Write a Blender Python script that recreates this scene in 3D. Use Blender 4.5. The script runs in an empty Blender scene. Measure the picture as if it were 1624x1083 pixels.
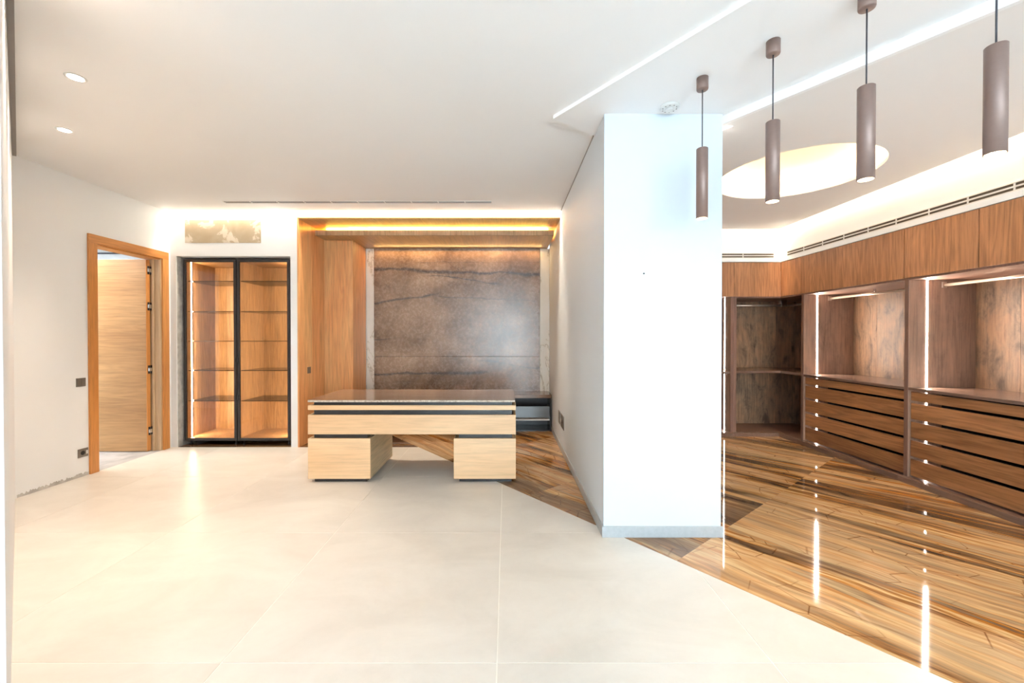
import bpy, bmesh, math, random
from mathutils import Vector, Matrix
from mathutils.geometry import tessellate_polygon
random.seed(7)
sc = bpy.context.scene
COL = sc.collection
R = math.radians

# ------------------------------------------------------------------ camera
cd = bpy.data.cameras.new('camera'); cam = bpy.data.objects.new('camera', cd); COL.objects.link(cam)
cam.location = (0, 0, 1.4); cam.rotation_euler = (R(89.5), 0, 0)
cd.sensor_width = 36; cd.lens = 660/1624*36; cd.shift_x = .00554; cd.shift_y = -.0011
cd.clip_start = .02; cd.clip_end = 100
sc.camera = cam
# ------------------------------------------------------------------ world, exposure
w = bpy.data.worlds.new('world'); sc.world = w; w.use_nodes = True
bg = w.node_tree.nodes['Background']
bg.inputs[0].default_value = (.78, .89, 1, 1); bg.inputs[1].default_value = 3.0
sc.view_settings.view_transform = 'Standard'; sc.view_settings.look = 'None'
sc.view_settings.gamma = 1; sc.view_settings.use_curve_mapping = False
sc.view_settings.exposure = 2.55

def area(name, loc, rot, sx, sy, power, color, parent=None, spread=180):
    l = bpy.data.lights.new(name, 'AREA'); l.shape = 'RECTANGLE'; l.size = sx; l.size_y = sy
    l.energy = power; l.color = color; l.spread = R(spread)
    o = bpy.data.objects.new(name, l); COL.objects.link(o); o.location = loc; o.rotation_euler = rot
    if parent: o.parent = parent
    return o
WARM = (1, .80, .58); SOFT = (1, .92, .82); COOL = (.62, .82, 1)
# daylight through the tall window behind the camera, then an added fill lamp at left
area('window_light', (1.9, -6.15, 1.4), (R(90), 0, R(180)), 5.9, 2.6, 240, COOL)
area('left_fill_light', (-2.62, -2.6, 1.4), (R(90), 0, R(-90)), 3.6, 2.4, 260, COOL)
# cove lights
area('back_cove_light', (-1.75, 5.232, 3.07), (0, 0, 0), 4.8, .04, 11, (1, .86, .66))
area('wardrobe_cove_light', (3.82, 3.6, 3.07), (0, 0, 0), .05, 4.4, 7, (1, .78, .52))
area('wardrobe_back_cove_light', (2.7, 5.82, 3.07), (0, 0, 0), 2.3, .05, 3.6, (1, .78, .52))
# glow above and under the wooden header in the niche
area('niche_light', (-.97, 5.86, 2.862), (R(180), 0, 0), 3.1, .10, 38, (1, .55, .08))
area('niche_panel_light', (-.75, 6.48, 2.775), (R(-15), 0, 0), 2.6, .02, 2.0, (1, .58, .2))
area('hallway_light', (-5.6, 4.6, 2.7), (0, 0, 0), 1.2, 1.2, 15, (1, .97, .92))

# ------------------------------------------------------------------ node helpers
class NT:
    def __init__(s, name):
        s.m = bpy.data.materials.new(name); s.m.use_nodes = True; s.t = s.m.node_tree
        s.b = s.t.nodes['Principled BSDF']; s.out = s.t.nodes['Material Output']
    def n(s, t, **k):
        x = s.t.nodes.new(t)
        for a, v in k.items(): setattr(x, a, v)
        return x
    def l(s, a, b): s.t.links.new(a, b)
    def obj(s, rnd=True, amt=7.3):
        tc = s.n('ShaderNodeTexCoord')
        if not rnd: return tc.outputs['Object']
        oi = s.n('ShaderNodeObjectInfo'); mul = s.n('ShaderNodeVectorMath', operation='SCALE')
        mul.inputs[0].default_value = (amt, amt*.73, amt*1.31); s.l(oi.outputs['Random'], mul.inputs['Scale'])
        ad = s.n('ShaderNodeVectorMath', operation='ADD'); s.l(tc.outputs['Object'], ad.inputs[0]); s.l(mul.outputs[0], ad.inputs[1])
        return ad.outputs[0]
    def map(s, v, scale=(1, 1, 1), rot=(0, 0, 0), loc=(0, 0, 0)):
        m = s.n('ShaderNodeMapping'); m.inputs['Scale'].default_value = scale
        m.inputs['Rotation'].default_value = rot; m.inputs['Location'].default_value = loc
        s.l(v, m.inputs[0]); return m.outputs[0]
    def noise(s, v, scale=1, detail=6, rough=.55, dist=0):
        x = s.n('ShaderNodeTexNoise'); x.inputs['Scale'].default_value = scale; x.inputs['Detail'].default_value = detail
        x.inputs['Roughness'].default_value = rough; x.inputs['Distortion'].default_value = dist
        s.l(v, x.inputs['Vector']); return x.outputs[0]
    def ramp(s, f, stops, interp='LINEAR'):
        r = s.n('ShaderNodeValToRGB'); e = r.color_ramp.elements; r.color_ramp.interpolation = interp
        while len(e) < len(stops): e.new(.5)
        for el, (p, c) in zip(e, stops):
            el.position = p; el.color = (*c, 1) if not isinstance(c, (int, float)) else (c, c, c, 1)
        s.l(f, r.inputs[0]); return r.outputs[0]
    def mix(s, f, a, b, mode='MIX'):
        x = s.n('ShaderNodeMix', data_type='RGBA', blend_type=mode)
        for i, v in ((0, f), (6, a), (7, b)):
            if hasattr(v, 'links'): s.l(v, x.inputs[i])
            elif isinstance(v, (int, float)): x.inputs[i].default_value = v if i == 0 else (v, v, v, 1)
            else: x.inputs[i].default_value = (*v, 1)
        return x.outputs[2]
    def bump(s, h, d=.1, dist=.002):
        x = s.n('ShaderNodeBump'); x.inputs['Strength'].default_value = d; x.inputs['Distance'].default_value = dist
        s.l(h, x.inputs['Height']); s.l(x.outputs[0], s.b.inputs['Normal'])
    def set(s, **k):
        for a, v in k.items():
            a = {'rough': 'Roughness', 'metal': 'Metallic', 'color': 'Base Color', 'coat': 'Coat Weight', 'coatr': 'Coat Roughness', 'spec': 'Specular IOR Level'}[a]
            if hasattr(v, 'links'): s.l(v, s.b.inputs[a])
            else: s.b.inputs[a].default_value = (*v, 1) if isinstance(v, tuple) else v

def plain(name, c, rough=.5, metal=0, var=.06, sc_=9, bump=0):
    s = NT(name); v = s.obj()
    n = s.noise(v, sc_, 5)
    f = s.ramp(n, [(.3, 1-var), (.7, 1.0)])
    s.set(color=s.mix(1, c, f, 'MULTIPLY'), rough=rough, metal=metal)
    if bump: s.bump(s.noise(v, 60, 4), bump)
    return s.m

def wood(name, cols, axis='z', rough=.4, ring=1.0, fine=1.0, scale=1.0, mottled=0, hue=.12, coat=0):
    s = NT(name); v = s.obj()
    st = {'x': (.10, 1, 1), 'y': (1, .10, 1), 'z': (1, 1, .10)}[axis]
    a = s.map(v, tuple(k*scale for k in st))
    n1 = s.noise(a, 3.2, 3, .5, .6)                       # broad figure, used as cathedral rings
    mm = s.n('ShaderNodeMath', operation='MULTIPLY'); s.l(n1, mm.inputs[0]); mm.inputs[1].default_value = 13
    fr = s.n('ShaderNodeMath', operation='PINGPONG'); s.l(mm.outputs[0], fr.inputs[0]); fr.inputs[1].default_value = .5
    rings = s.ramp(fr.outputs[0], [(0, 0), (.5, 1)])
    st2 = tuple(k*(1 if k < .5 else 1)*scale for k in {'x': (.05, 1, 1), 'y': (1, .05, 1), 'z': (1, 1, .05)}[axis])
    n2 = s.noise(s.map(v, st2), 42, 6, .65)               # fibres
    broad = s.noise(s.map(v, tuple(k*scale for k in {'x': (.25, 1, 1), 'y': (1, .25, 1), 'z': (1, 1, .25)}[axis])), 2.0, 3)
    base = s.ramp(broad, [(.3, cols[0]), (.5, cols[1]), (.7, cols[2])])
    c = s.mix(.38*ring, base, s.mix(rings, tuple(x*.50 for x in cols[0]), cols[2]), 'MIX')
    fb = s.ramp(n2, [(.34, .42), (.5, .88), (.62, 1.06)])
    c = s.mix(.75*fine, c, fb, 'MULTIPLY')
    if mottled:
        k = s.noise(s.map(v, tuple(.5 if q < .5 else q for q in st)), 7, 6, .7, .4)
        c = s.mix(mottled, c, s.ramp(k, [(.33, (.30, .27, .27)), (.47, (.85, .8, .76)), (.62, (1.25, 1.05, .9))]), 'MULTIPLY')
    oi = s.n('ShaderNodeObjectInfo'); rr = s.ramp(oi.outputs['Random'], [(0, 1-hue), (1, 1+hue*.5)])
    c = s.mix(1, c, rr, 'MULTIPLY')
    s.set(color=c, rough=rough, coat=coat, coatr=.15); s.bump(n2, .25, .0008)
    return s.m

def emit(name, c, k):
    s = NT(name); s.b.inputs['Emission Color'].default_value = (*c, 1); s.b.inputs['Emission Strength'].default_value = k
    s.set(color=(.9, .9, .88)); return s.m

def paint(name, c, var=.03):
    s = NT(name); v = s.obj(False)
    n = s.noise(v, .9, 4); s.set(color=s.mix(1, c, s.ramp(n, [(.3, 1-var), (.7, 1.0)]), 'MULTIPLY'), rough=.62)
    s.bump(s.noise(v, 180, 3), .06, .0006); return s.m

M = {}
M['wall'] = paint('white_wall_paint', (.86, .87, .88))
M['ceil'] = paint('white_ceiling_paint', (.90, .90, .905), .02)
M['pillar'] = paint('daylight_tinted_paint', (.64, .705, .77), .02)  # wall paint darkened and blued: daylight tint put into the colour, tames overexposure
M['wceil'] = paint('dressing_ceiling_paint', (.82, .80, .79), .02)
M['plaster'] = plain('grey_plaster', (.62, .60, .57), .9, var=.35, sc_=14, bump=.6)
M['gap'] = plain('shadow_gap', (.32, .30, .29), .8)
M['bbs'] = plain('grey_stone_skirting', (.45, .48, .50), .35, var=.12, sc_=30)
M['grout'] = plain('pale_grout', (.93, .89, .82), .7)
M['hall'] = plain('hall_screed', (.52, .49, .47), .8, var=.3, sc_=6)
M['black'] = plain('black_metal', (.035, .033, .035), .26, var=.2)
M['darkgap'] = plain('dark_slot', (.010, .009, .008), .7)
M['void'] = plain('slot_shade_black', (.004, .004, .004), 1); M['void'].node_tree.nodes['Principled BSDF'].inputs['Specular IOR Level'].default_value = 0  # near-black so the drawer slots read as shade beside the light strips
M['brass'] = plain('vent_core', (.12, .085, .055), .6)
M['ventw'] = plain('vent_frame', (.78, .75, .71), .5)
M['steel'] = plain('chrome', (.72, .74, .76), .2, 1)
M['railm'] = plain('champagne_rail', (.72, .58, .46), .28, .7)
M['plate'] = plain('bronze_plate', (.23, .20, .17), .35, .5)
M['hole'] = plain('socket_hole', (.02, .02, .02), .5)
M['plastic'] = plain('white_plastic', (.78, .79, .78), .4)
M['pend'] = plain('taupe_lamp_metal', (.27, .185, .16), .42, .35, var=.08, sc_=40)
M['cable'] = plain('black_cable', (.05, .05, .065), .5)
M['pendin'] = plain('lamp_inside', (.85, .75, .6), .4)
M['led'] = emit('led_strip_glow', (1, .93, .85), 7)
M['led2'] = emit('cabinet_led_glow', (1, .87, .66), 7)
M['bulb'] = emit('lamp_glow', (1, .80, .55), 9)
M['down'] = emit('downlight_glow', (1, .90, .78), 10)
M['cove'] = emit('cove_glow', (1, .84, .62), 6)

# timbers: three tones each
M['oak_h'] = wood('pale_oak_horizontal', [(.76, .475, .255), (.82, .535, .305), (.85, .60, .36)], 'x', .45, .22, .35, 1.3, hue=.05)
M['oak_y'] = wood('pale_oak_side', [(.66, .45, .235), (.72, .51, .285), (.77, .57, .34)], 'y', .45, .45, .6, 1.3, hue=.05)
M['oak_v'] = wood('honey_oak_vertical', [(0.798, 0.334, 0.122), (0.850, 0.419, 0.172), (0.850, 0.514, 0.229)], 'z', .4, .6, .6, 1.0, hue=.06)
M['trim'] = wood('orange_oak_trim', [(0.621, 0.247, 0.058), (0.702, 0.293, 0.078), (0.769, 0.345, 0.104)], 'z', .38, .25, .5, 1.5, hue=.04)
M['trimh'] = wood('orange_oak_trim_across', [(0.621, 0.247, 0.058), (0.702, 0.293, 0.078), (0.769, 0.345, 0.104)], 'y', .38, .25, .5, 1.5, hue=.04)
M['jamb'] = wood('pale_jamb', [(.58, .37, .19), (.66, .45, .26), (.72, .52, .33)], 'z', .5, .3, .5, 1.2)
M['leaf'] = wood('door_leaf_oak', [(.40, .20, .075), (.47, .25, .10), (.53, .30, .13)], 'x', .45, .45, .5, 1.3)
M['header'] = wood('header_oak', [(0.504, 0.288, 0.110), (0.624, 0.372, 0.165), (0.696, 0.444, 0.220)], 'y', .3, .4, .6, 1.2)
M['headf'] = wood('header_edge_oak', [(.46, .30, .16), (.56, .38, .22), (.62, .44, .27)], 'z', .4, .1, .9, 3)
M['cab'] = wood('cabinet_oak', [(0.420, 0.231, 0.095), (0.525, 0.304, 0.137), (0.609, 0.378, 0.189)], 'z', .4, .6, .8, 1.6, mottled=.25)
M['wd'] = wood('walnut_stained_oak_vertical', [(0.420, 0.184, 0.080), (0.542, 0.245, 0.110), (0.647, 0.306, 0.142)], 'z', .42, .8, .8, 1.3, hue=.10)
M['wdd'] = wood('walnut_stained_oak_drawer', [(0.338, 0.135, 0.053), (0.446, 0.189, 0.072), (0.527, 0.236, 0.098)], 'y', .42, 1.0, .85, 1.3, hue=.18)
M['wf'] = wood('carcass_brown', [(0.195, 0.106, 0.075), (0.247, 0.131, 0.094), (0.299, 0.163, 0.112)], 'z', .4, .2, .5, 1.4, hue=.08)
M['wfy'] = wood('carcass_brown_flat', [(.19, .11, .08), (.24, .14, .10), (.29, .175, .13)], 'y', .22, .2, .5, 1.4, hue=.08)
M['wi'] = wood('aged_brown_board', [(0.285, 0.167, 0.101), (0.383, 0.232, 0.142), (0.495, 0.319, 0.196)], 'z', .5, .4, .8, 1.3, mottled=.9, hue=.22)
M['wit'] = wood('aged_brown_side_board', [(0.306, 0.181, 0.124), (0.408, 0.247, 0.171), (0.493, 0.314, 0.217)], 'z', .5, .2, .7, 1.3, mottled=.35, hue=.1)

def tile_mat():
    s = NT('beige_porcelain'); v = s.obj(True, 5)
    n = s.noise(s.map(v, (1, 1.6, 1)), 1.6, 8, .62, .5)
    c = s.ramp(n, [(.34, (.66, .615, .555)), (.5, (.71, .665, .605)), (.66, (.75, .71, .65))])
    n2 = s.noise(v, 26, 5, .7); c = s.mix(.35, c, s.ramp(n2, [(.35, .965), (.6, 1.01)]), 'MULTIPLY')
    s.set(color=c, rough=.30, spec=.35); return s.m
M['tile'] = tile_mat()

def marble(name, dark=False, rot=R(50.9)):
    s = NT(name); v = s.map(s.obj(True, 4), rot=(0, 0, rot))
    warp = s.noise(v, .9, 3, .5); wv = s.n('ShaderNodeVectorMath', operation='MULTIPLY_ADD')
    s.l(warp, wv.inputs[0]); wv.inputs[1].default_value = (.0, .22, 0); s.l(v, wv.inputs[2]); v = wv.outputs[0]
    b = s.noise(s.map(v, (.17, 2.5, 1)), 1.5, 8, .62, .15)
    if dark: st = [(.30, (.05, .03, .02)), (.45, (.13, .07, .035)), (.55, (.26, .14, .06)), (.7, (.40, .25, .13))]
    else: st = [(.30, (.06, .034, .020)), (.40, (.15, .075, .034)), (.445, (.34, .14, .035)), (.48, (.56, .28, .09)), (.525, (.78, .54, .27)),
                (.565, (.62, .30, .085)), (.61, (.50, .18, .025)), (.66, (.15, .088, .052)), (.76, (.56, .40, .22))]
    st = [(.5+(p-.5)*.50, q) for p, q in st]
    c = s.ramp(b, st)
    if not dark:
        br = s.noise(s.map(v, (.35, 1.5, 1)), 1.15, 5, .55, .3)
        c = s.mix(s.ramp(br, [(.49, 0), (.58, .65)]), c, s.mix(s.noise(s.map(v, (.5, 6, 1)), 1.6, 5), (.46, .17, .035), (.90, .72, .45)))
        c = s.mix(s.ramp(br, [(.40, .85), (.47, 0)]), c, s.mix(s.noise(s.map(v, (.4, 9, 1)), 1.6, 5), (.07, .042, .026), (.38, .24, .14)))
    f = s.noise(s.map(v, (.7, 17, 1)), 2.2, 7, .72, .15)
    c = s.mix(.8, c, s.ramp(f, [(.34, (.50, .43, .38)), (.46, (.90, .87, .84)), (.6, (1.06, 1.04, 1.0))]), 'MULTIPLY')
    # crackle across the bands
    vo = s.n('ShaderNodeTexVoronoi', feature='DISTANCE_TO_EDGE'); vo.inputs['Scale'].default_value = 5
    s.l(s.map(v, (.8, 1.6, 1)), vo.inputs['Vector'])
    msk = s.noise(v, 1.3, 2)
    cr = s.ramp(vo.outputs[0], [(0, (.36, .22, .12)), (.022, (1, 1, 1))])
    c = s.mix(s.ramp(msk, [(.46, 0), (.56, .9)]), c, s.mix(1, c, cr, 'MULTIPLY'))
    s.set(color=c, rough=.045, spec=.55); return s.m
M['marble'] = marble('banded_marble'); M['marble_dark'] = marble('dark_banded_marble', True, 0)

def stone():
    s = NT('brown_leather_stone'); v = s.n('ShaderNodeNewGeometry').outputs['Position']
    n = s.noise(v, 2.0, 9, .68, .5)
    c = s.ramp(n, [(.30, (.14, .080, .048)), (.44, (.24, .148, .092)), (.56, (.34, .22, .145)), (.72, (.46, .32, .22))])
    n2 = s.noise(v, 22, 7, .75, .6); c = s.mix(.6, c, s.ramp(n2, [(.33, .58), (.55, 1.0), (.7, 1.3)]), 'MULTIPLY')
    sep = s.n('ShaderNodeSeparateXYZ'); s.l(v, sep.inputs[0])
    def crack(z0, amp, slope, seed, width, x0, x1, ph=1.4):
        nonlocal c
        cx = s.n('ShaderNodeCombineXYZ'); s.l(sep.outputs[0], cx.inputs[0]); cx.inputs[1].default_value = seed
        nn = s.noise(cx.outputs[0], ph, 6, .55)
        a = s.n('ShaderNodeMath', operation='MULTIPLY_ADD'); s.l(nn, a.inputs[0]); a.inputs[1].default_value = amp; a.inputs[2].default_value = z0-amp*.5
        b = s.n('ShaderNodeMath', operation='MULTIPLY_ADD'); s.l(sep.outputs[0], b.inputs[0]); b.inputs[1].default_value = slope; s.l(a.outputs[0], b.inputs[2])
        d = s.n('ShaderNodeMath', operation='SUBTRACT'); s.l(sep.outputs[2], d.inputs[0]); s.l(b.outputs[0], d.inputs[1])
        e = s.n('ShaderNodeMath', operation='ABSOLUTE'); s.l(d.outputs[0], e.inputs[0])
        wv = s.noise(s.map(v, (1, 1, 1), loc=(seed, 0, 0)), 2.2, 4)
        g = s.n('ShaderNodeMath', operation='DIVIDE'); s.l(e.outputs[0], g.inputs[0])
        wd = s.ramp(wv, [(.35, width*.35), (.65, width*1.6)]); s.l(wd, g.inputs[1])
        mr = s.ramp(g.outputs[0], [(0, 1), (.3, .75), (1, 0)])
        xm = s.n('ShaderNodeMapRange', interpolation_type='SMOOTHSTEP'); s.l(sep.outputs[0], xm.inputs[0])
        xm.inputs[1].default_value = x0-.12; xm.inputs[2].default_value = x0+.12
        xn = s.n('ShaderNodeMapRange', interpolation_type='SMOOTHSTEP'); s.l(sep.outputs[0], xn.inputs[0])
        xn.inputs[1].default_value = x1+.12; xn.inputs[2].default_value = x1-.12
        m1 = s.n('ShaderNodeMath', operation='MULTIPLY'); s.l(xm.outputs[0], m1.inputs[0]); s.l(xn.outputs[0], m1.inputs[1])
        m2 = s.n('ShaderNodeMath', operation='MULTIPLY'); s.l(m1.outputs[0], m2.inputs[0]); s.l(mr, m2.inputs[1])
        c = s.mix(m2.outputs[0], c, (.045, .033, .03))
    crack(2.40, .22, -.02, 1.3, 0.035, -3, 1)
    crack(2.24, .18, -.10, 4.1, 0.026, -1.2, -.1)
    crack(2.24, .15, .15, 7.7, 0.022, -3, -1.1)
    crack(1.98, .2, -.06, 9.2, .010, -1.1, .45)
    crack(1.56, .12, .1, 12.2, .009, -3, -1.85)
    crack(.86, .22, .03, 15.5, 0.026, -3, -.3, 1.1)
    crack(.98, .15, -.14, 19.5, .012, -.4, 1)
    crack(2.57, .1, 0, 23.5, .006, -1.4, 1, 2.5)
    s.set(color=c, rough=s.ramp(n2, [(.3, .20), (.7, .33)]), spec=.85); s.bump(n2, .25, .002); return s.m
M['stone'] = stone()
def top_stone():
    s = NT('desk_top_stone'); v = s.obj()
    n = s.noise(s.map(v, (.5, 2.2, 1)), 3, 8, .65, .5)
    s.set(color=s.ramp(n, [(.3, (.13, .075, .048)), (.5, (.24, .145, .095)), (.68, (.34, .22, .15))]), rough=.14, spec=.6); return s.m
M['top'] = top_stone()
def cream():
    s = NT('cream_marble'); v = s.obj()
    n = s.noise(s.map(v, (1, 1, .45), rot=(0, R(24), 0)), 2.6, 8, .6, 1.2)
    d = s.n('ShaderNodeMath', operation='SUBTRACT'); s.l(n, d.inputs[0]); d.inputs[1].default_value = .5
    a = s.n('ShaderNodeMath', operation='ABSOLUTE'); s.l(d.outputs[0], a.inputs[0])
    s.set(color=s.ramp(a.outputs[0], [(0, (.38, .31, .22)), (.006, (.66, .59, .48)), (.02, (.80, .75, .66)), (.2, (.84, .80, .73))]), rough=.15); return s.m
M['cream'] = cream()
def edge():
    s = NT('chipped_stone_edge'); v = s.obj()
    n = s.noise(v, 40, 6, .7); s.set(color=s.ramp(n, [(.35, (.28, .21, .16)), (.55, (.60, .52, .43))]), rough=.5); return s.m
M['edge'] = edge()
M['gloss'] = plain('dark_gloss_lacquer', (.045, .042, .045), .22, var=.15)
M['tray'] = plain('grey_glass_tray', (.16, .19, .21), .12)
def glass(name, tint=(1, 1, 1), base=.045):
    s = NT(name); t = s.n('ShaderNodeBsdfTransparent'); t.inputs[0].default_value = (*tint, 1)
    g = s.n('ShaderNodeBsdfGlossy'); g.inputs['Roughness'].default_value = .02
    f = s.n('ShaderNodeFresnel'); f.inputs[0].default_value = 1.45
    x = s.n('ShaderNodeMixShader'); s.l(f.outputs[0], x.inputs[0]); s.l(t.outputs[0], x.inputs[1]); s.l(g.outputs[0], x.inputs[2])
    s.l(x.outputs[0], s.out.inputs[0]); return s.m
M['glass'] = glass('bronze_glass', (.93, .86, .78)); M['clear'] = glass('clear_glass', (.93, .96, .95))
def patch():
    s = NT('unpainted_plaster_patch'); v = s.obj(); n = s.noise(v, 3.5, 6, .6, .8)
    s.set(color=s.ramp(n, [(.35, (.42, .33, .22)), (.55, (.46, .37, .26)), (.59, (.66, .58, .47)), (.7, (.70, .63, .53))]), rough=.8); return s.m
M['patch'] = patch()

# ------------------------------------------------------------------ mesh helpers
class B:
    """collects shapes given in world coordinates"""
    def __init__(s): s.bm = bmesh.new()
    def box(s, x0, x1, y0, y1, z0, z1, bev=0):
        if x1 < x0: x0, x1 = x1, x0
        if y1 < y0: y0, y1 = y1, y0
        vs = [s.bm.verts.new(p) for p in ((x0,y0,z0),(x1,y0,z0),(x1,y1,z0),(x0,y1,z0),(x0,y0,z1),(x1,y0,z1),(x1,y1,z1),(x0,y1,z1))]
        fs = [s.bm.faces.new([vs[i] for i in f]) for f in ((0,3,2,1),(4,5,6,7),(0,1,5,4),(1,2,6,5),(2,3,7,6),(3,0,4,7))]
        if bev:
            es = {e for f in fs for e in f.edges}
            bmesh.ops.bevel(s.bm, geom=list(es), offset=bev, segments=1, affect='EDGES', profile=.5)
        return s
    def prism(s, loops, z0, z1):
        """polygon (with holes) extruded from z0 to z1"""
        flat = [p for lp in loops for p in lp]
        tris = tessellate_polygon([[Vector((p[0], p[1], 0)) for p in lp] for lp in loops])
        lo = [s.bm.verts.new((p[0], p[1], z0)) for p in flat]; hi = [s.bm.verts.new((p[0], p[1], z1)) for p in flat]
        for t in tris:
            try: s.bm.faces.new([lo[i] for i in t]); s.bm.faces.new([hi[i] for i in reversed(t)])
            except ValueError: pass
        k = 0
        for lp in loops:
            n = len(lp)
            for i in range(n):
                a, b = k+i, k+(i+1) % n
                s.bm.faces.new((lo[a], lo[b], hi[b], hi[a]))
            k += n
        bmesh.ops.recalc_face_normals(s.bm, faces=s.bm.faces)
        return s
    def lathe(s, prof, cx=0, cy=0, seg=32, cap=True):
        rings = []
        for r, z in prof:
            rings.append([s.bm.verts.new((cx+r*math.cos(2*math.pi*i/seg), cy+r*math.sin(2*math.pi*i/seg), z)) for i in range(seg)])
        for a, b in zip(rings, rings[1:]):
            for i in range(seg):
                f = s.bm.faces.new((a[i], a[(i+1) % seg], b[(i+1) % seg], b[i])); f.smooth = True
        if cap: s.bm.faces.new(rings[0][::-1]); s.bm.faces.new(rings[-1])
        return s
    def rod(s, p, q, r, seg=12, ry=None):
        p, q = Vector(p), Vector(q); d = (q-p).normalized()
        up = Vector((0, 0, 1)) if abs(d.z) < .9 else Vector((1, 0, 0))
        a = d.cross(up).normalized(); b = a.cross(d)
        ry = ry or r
        R1 = [s.bm.verts.new(p + a*r*math.cos(t)+b*ry*math.sin(t)) for t in [2*math.pi*i/seg for i in range(seg)]]
        R2 = [s.bm.verts.new(q + a*r*math.cos(t)+b*ry*math.sin(t)) for t in [2*math.pi*i/seg for i in range(seg)]]
        for i in range(seg):
            f = s.bm.faces.new((R1[i], R1[(i+1) % seg], R2[(i+1) % seg], R2[i])); f.smooth = True
        s.bm.faces.new(R1[::-1]); s.bm.faces.new(R2)
        bmesh.ops.recalc_face_normals(s.bm, faces=s.bm.faces)
        return s
    def done(s, name, mat, parent=None, label=None, origin=None):
        """world coordinates in, one linked mesh object out (origin = its root's or its own base centre)"""
        xs = [v.co for v in s.bm.verts]
        if origin is None:
            lo = Vector((min(v[i] for v in xs) for i in range(3))); hi = Vector((max(v[i] for v in xs) for i in range(3)))
            origin = Vector(((lo.x+hi.x)/2, (lo.y+hi.y)/2, lo.z))
        origin = Vector(origin)
        for v in s.bm.verts: v.co -= origin
        me = bpy.data.meshes.new(name); s.bm.to_mesh(me); s.bm.free(); me.materials.append(M[mat])
        o = bpy.data.objects.new(name, me); COL.objects.link(o)
        o.location = origin - (world_loc(parent) if parent else Vector())
        if parent: o.parent = parent
        if label: o['label'] = label
        return o
def world_loc(o):
    v = Vector(o.location)
    while o.parent: o = o.parent; v += o.location
    return v
def thing(name, label, cat, loc, group=None, kind=None):
    o = bpy.data.objects.new(name, None); COL.objects.link(o); o.location = loc
    o.empty_display_size = .1
    return tag(o, label, cat, group, kind)
def tag(o, label=None, cat=None, group=None, kind=None):
    for k, v in (('label', label), ('category', cat), ('group', group), ('kind', kind)):
        if v: o[k] = v
    return o
def struct(o, label, cat): return tag(o, label, cat, kind='structure')
def bx(x0, x1, y0, y1, z0, z1, name, mat, parent=None, label=None, bev=.0012):
    return B().box(x0, x1, y0, y1, z0, z1, bev).done(name, mat, parent, label)

# ------------------------------------------------------------------ key dimensions
XL = -4.25; YB = 5.27; H = 2.97; HS = 2.945; HW = 2.89; TOP = 3.09
XW = 3.87; YW = 5.87; XP0, XP1, YP = .68, 1.50, 2.90

# ------------------------------------------------------------------ room shell
# back wall with the cabinet recess and the niche opening
b = B()
b.box(XL-.15, -4.175, YB, 5.98, 0, TOP)
b.box(-4.175, -2.73, YB, 5.98, 2.42, TOP)
b.box(-2.73, -2.64, YB, 6.75, 0, TOP)
b.box(-2.64, XP0, YB, 5.45, 2.905, TOP)
b.box(-4.175, -2.73, 5.98, 6.05, 0, TOP)
o = b.done('wall_back', 'wall', origin=(0, 0, 0)); struct(o, 'white back wall with an opening for the glass cabinets and one for the timber niche', 'wall')
wb = o
B().box(-4.06, -3.10, YB-.0015, YB+.001, 2.585, 2.875).done('plaster_patch', 'patch', wb, 'unpainted beige plaster patch above the glass cabinets')
# rough plaster reveal at the left of the recess
B().box(-4.175, -4.171, YB+.01, 5.60, 0, 2.42).done('plaster_reveal', 'plaster', wb, 'bare grey plaster reveal')
o = bx(-2.70, XP0+.05, 6.68, 6.78, 0, TOP, 'wall_niche', 'wall', bev=0); struct(o, 'wall closing the back of the timber niche', 'wall')
# left wall with the doorway
b = B()
b.box(XL-.15, XL, 3.50, 4.31, 0, TOP); b.box(XL-.15, XL, 5.14, YB, 0, TOP); b.box(XL-.15, XL, 4.31, 5.14, 2.385, TOP)
wl = b.done('wall_left', 'wall', origin=(0, 0, 0)); struct(wl, 'white left wall with the timber doorway', 'wall')
# ragged unfinished foot of the left wall
b = B(); y = 3.60; bmv = []
random.seed(3)
n = 60
for i in range(n+1):
    yy = 3.60+(4.22-3.60)*i/n; zz = .022+random.uniform(-.010, .016)
    bmv.append((b.bm.verts.new((XL+.003, yy, .0)), b.bm.verts.new((XL+.0035, yy, zz)), b.bm.verts.new((XL-.002, yy, zz+.003))))
for a, c in zip(bmv, bmv[1:]):
    b.bm.faces.new((a[0], c[0], c[1], a[1])); b.bm.faces.new((a[1], c[1], c[2], a[2]))
b.done('plaster_edge', 'plaster', wl, 'ragged grey plaster at the foot of the wall')
# near left wall, running obliquely towards the camera
p0, p1 = Vector((XL, 3.59)), Vector((-1.44, 1.19)); d = (p1-p0).normalized(); nn = Vector((d.y, -d.x))
if nn.x > 0: nn = -nn
o = B().prism([[tuple(p0), tuple(p1), tuple(p1+nn*.15), tuple(p0+nn*.15)]], 0, TOP).done('wall_near_left', 'wall', origin=(0, 0, 0))
struct(o, 'white oblique wall at the left edge of the view', 'wall')
gi = -nn
o = B().prism([[tuple(p0+gi*.002), tuple(p1+gi*.002), tuple(p1+gi*.026), tuple(p0+gi*.026)]], H-.012, H+.002).done('trim_1', 'gap', origin=(0, 0, 0))
struct(o, 'grey shadow gap between the ceiling and the oblique wall', 'trim')
b = B().prism([[tuple(p1), tuple(p1+nn*.15), (-3.2, -6.1), (-3.05, -6.1)]], 0, TOP)
o = b.done('wall_left_near', 'wall', origin=(0, 0, 0)); struct(o, 'white wall beside the camera', 'wall')
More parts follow.
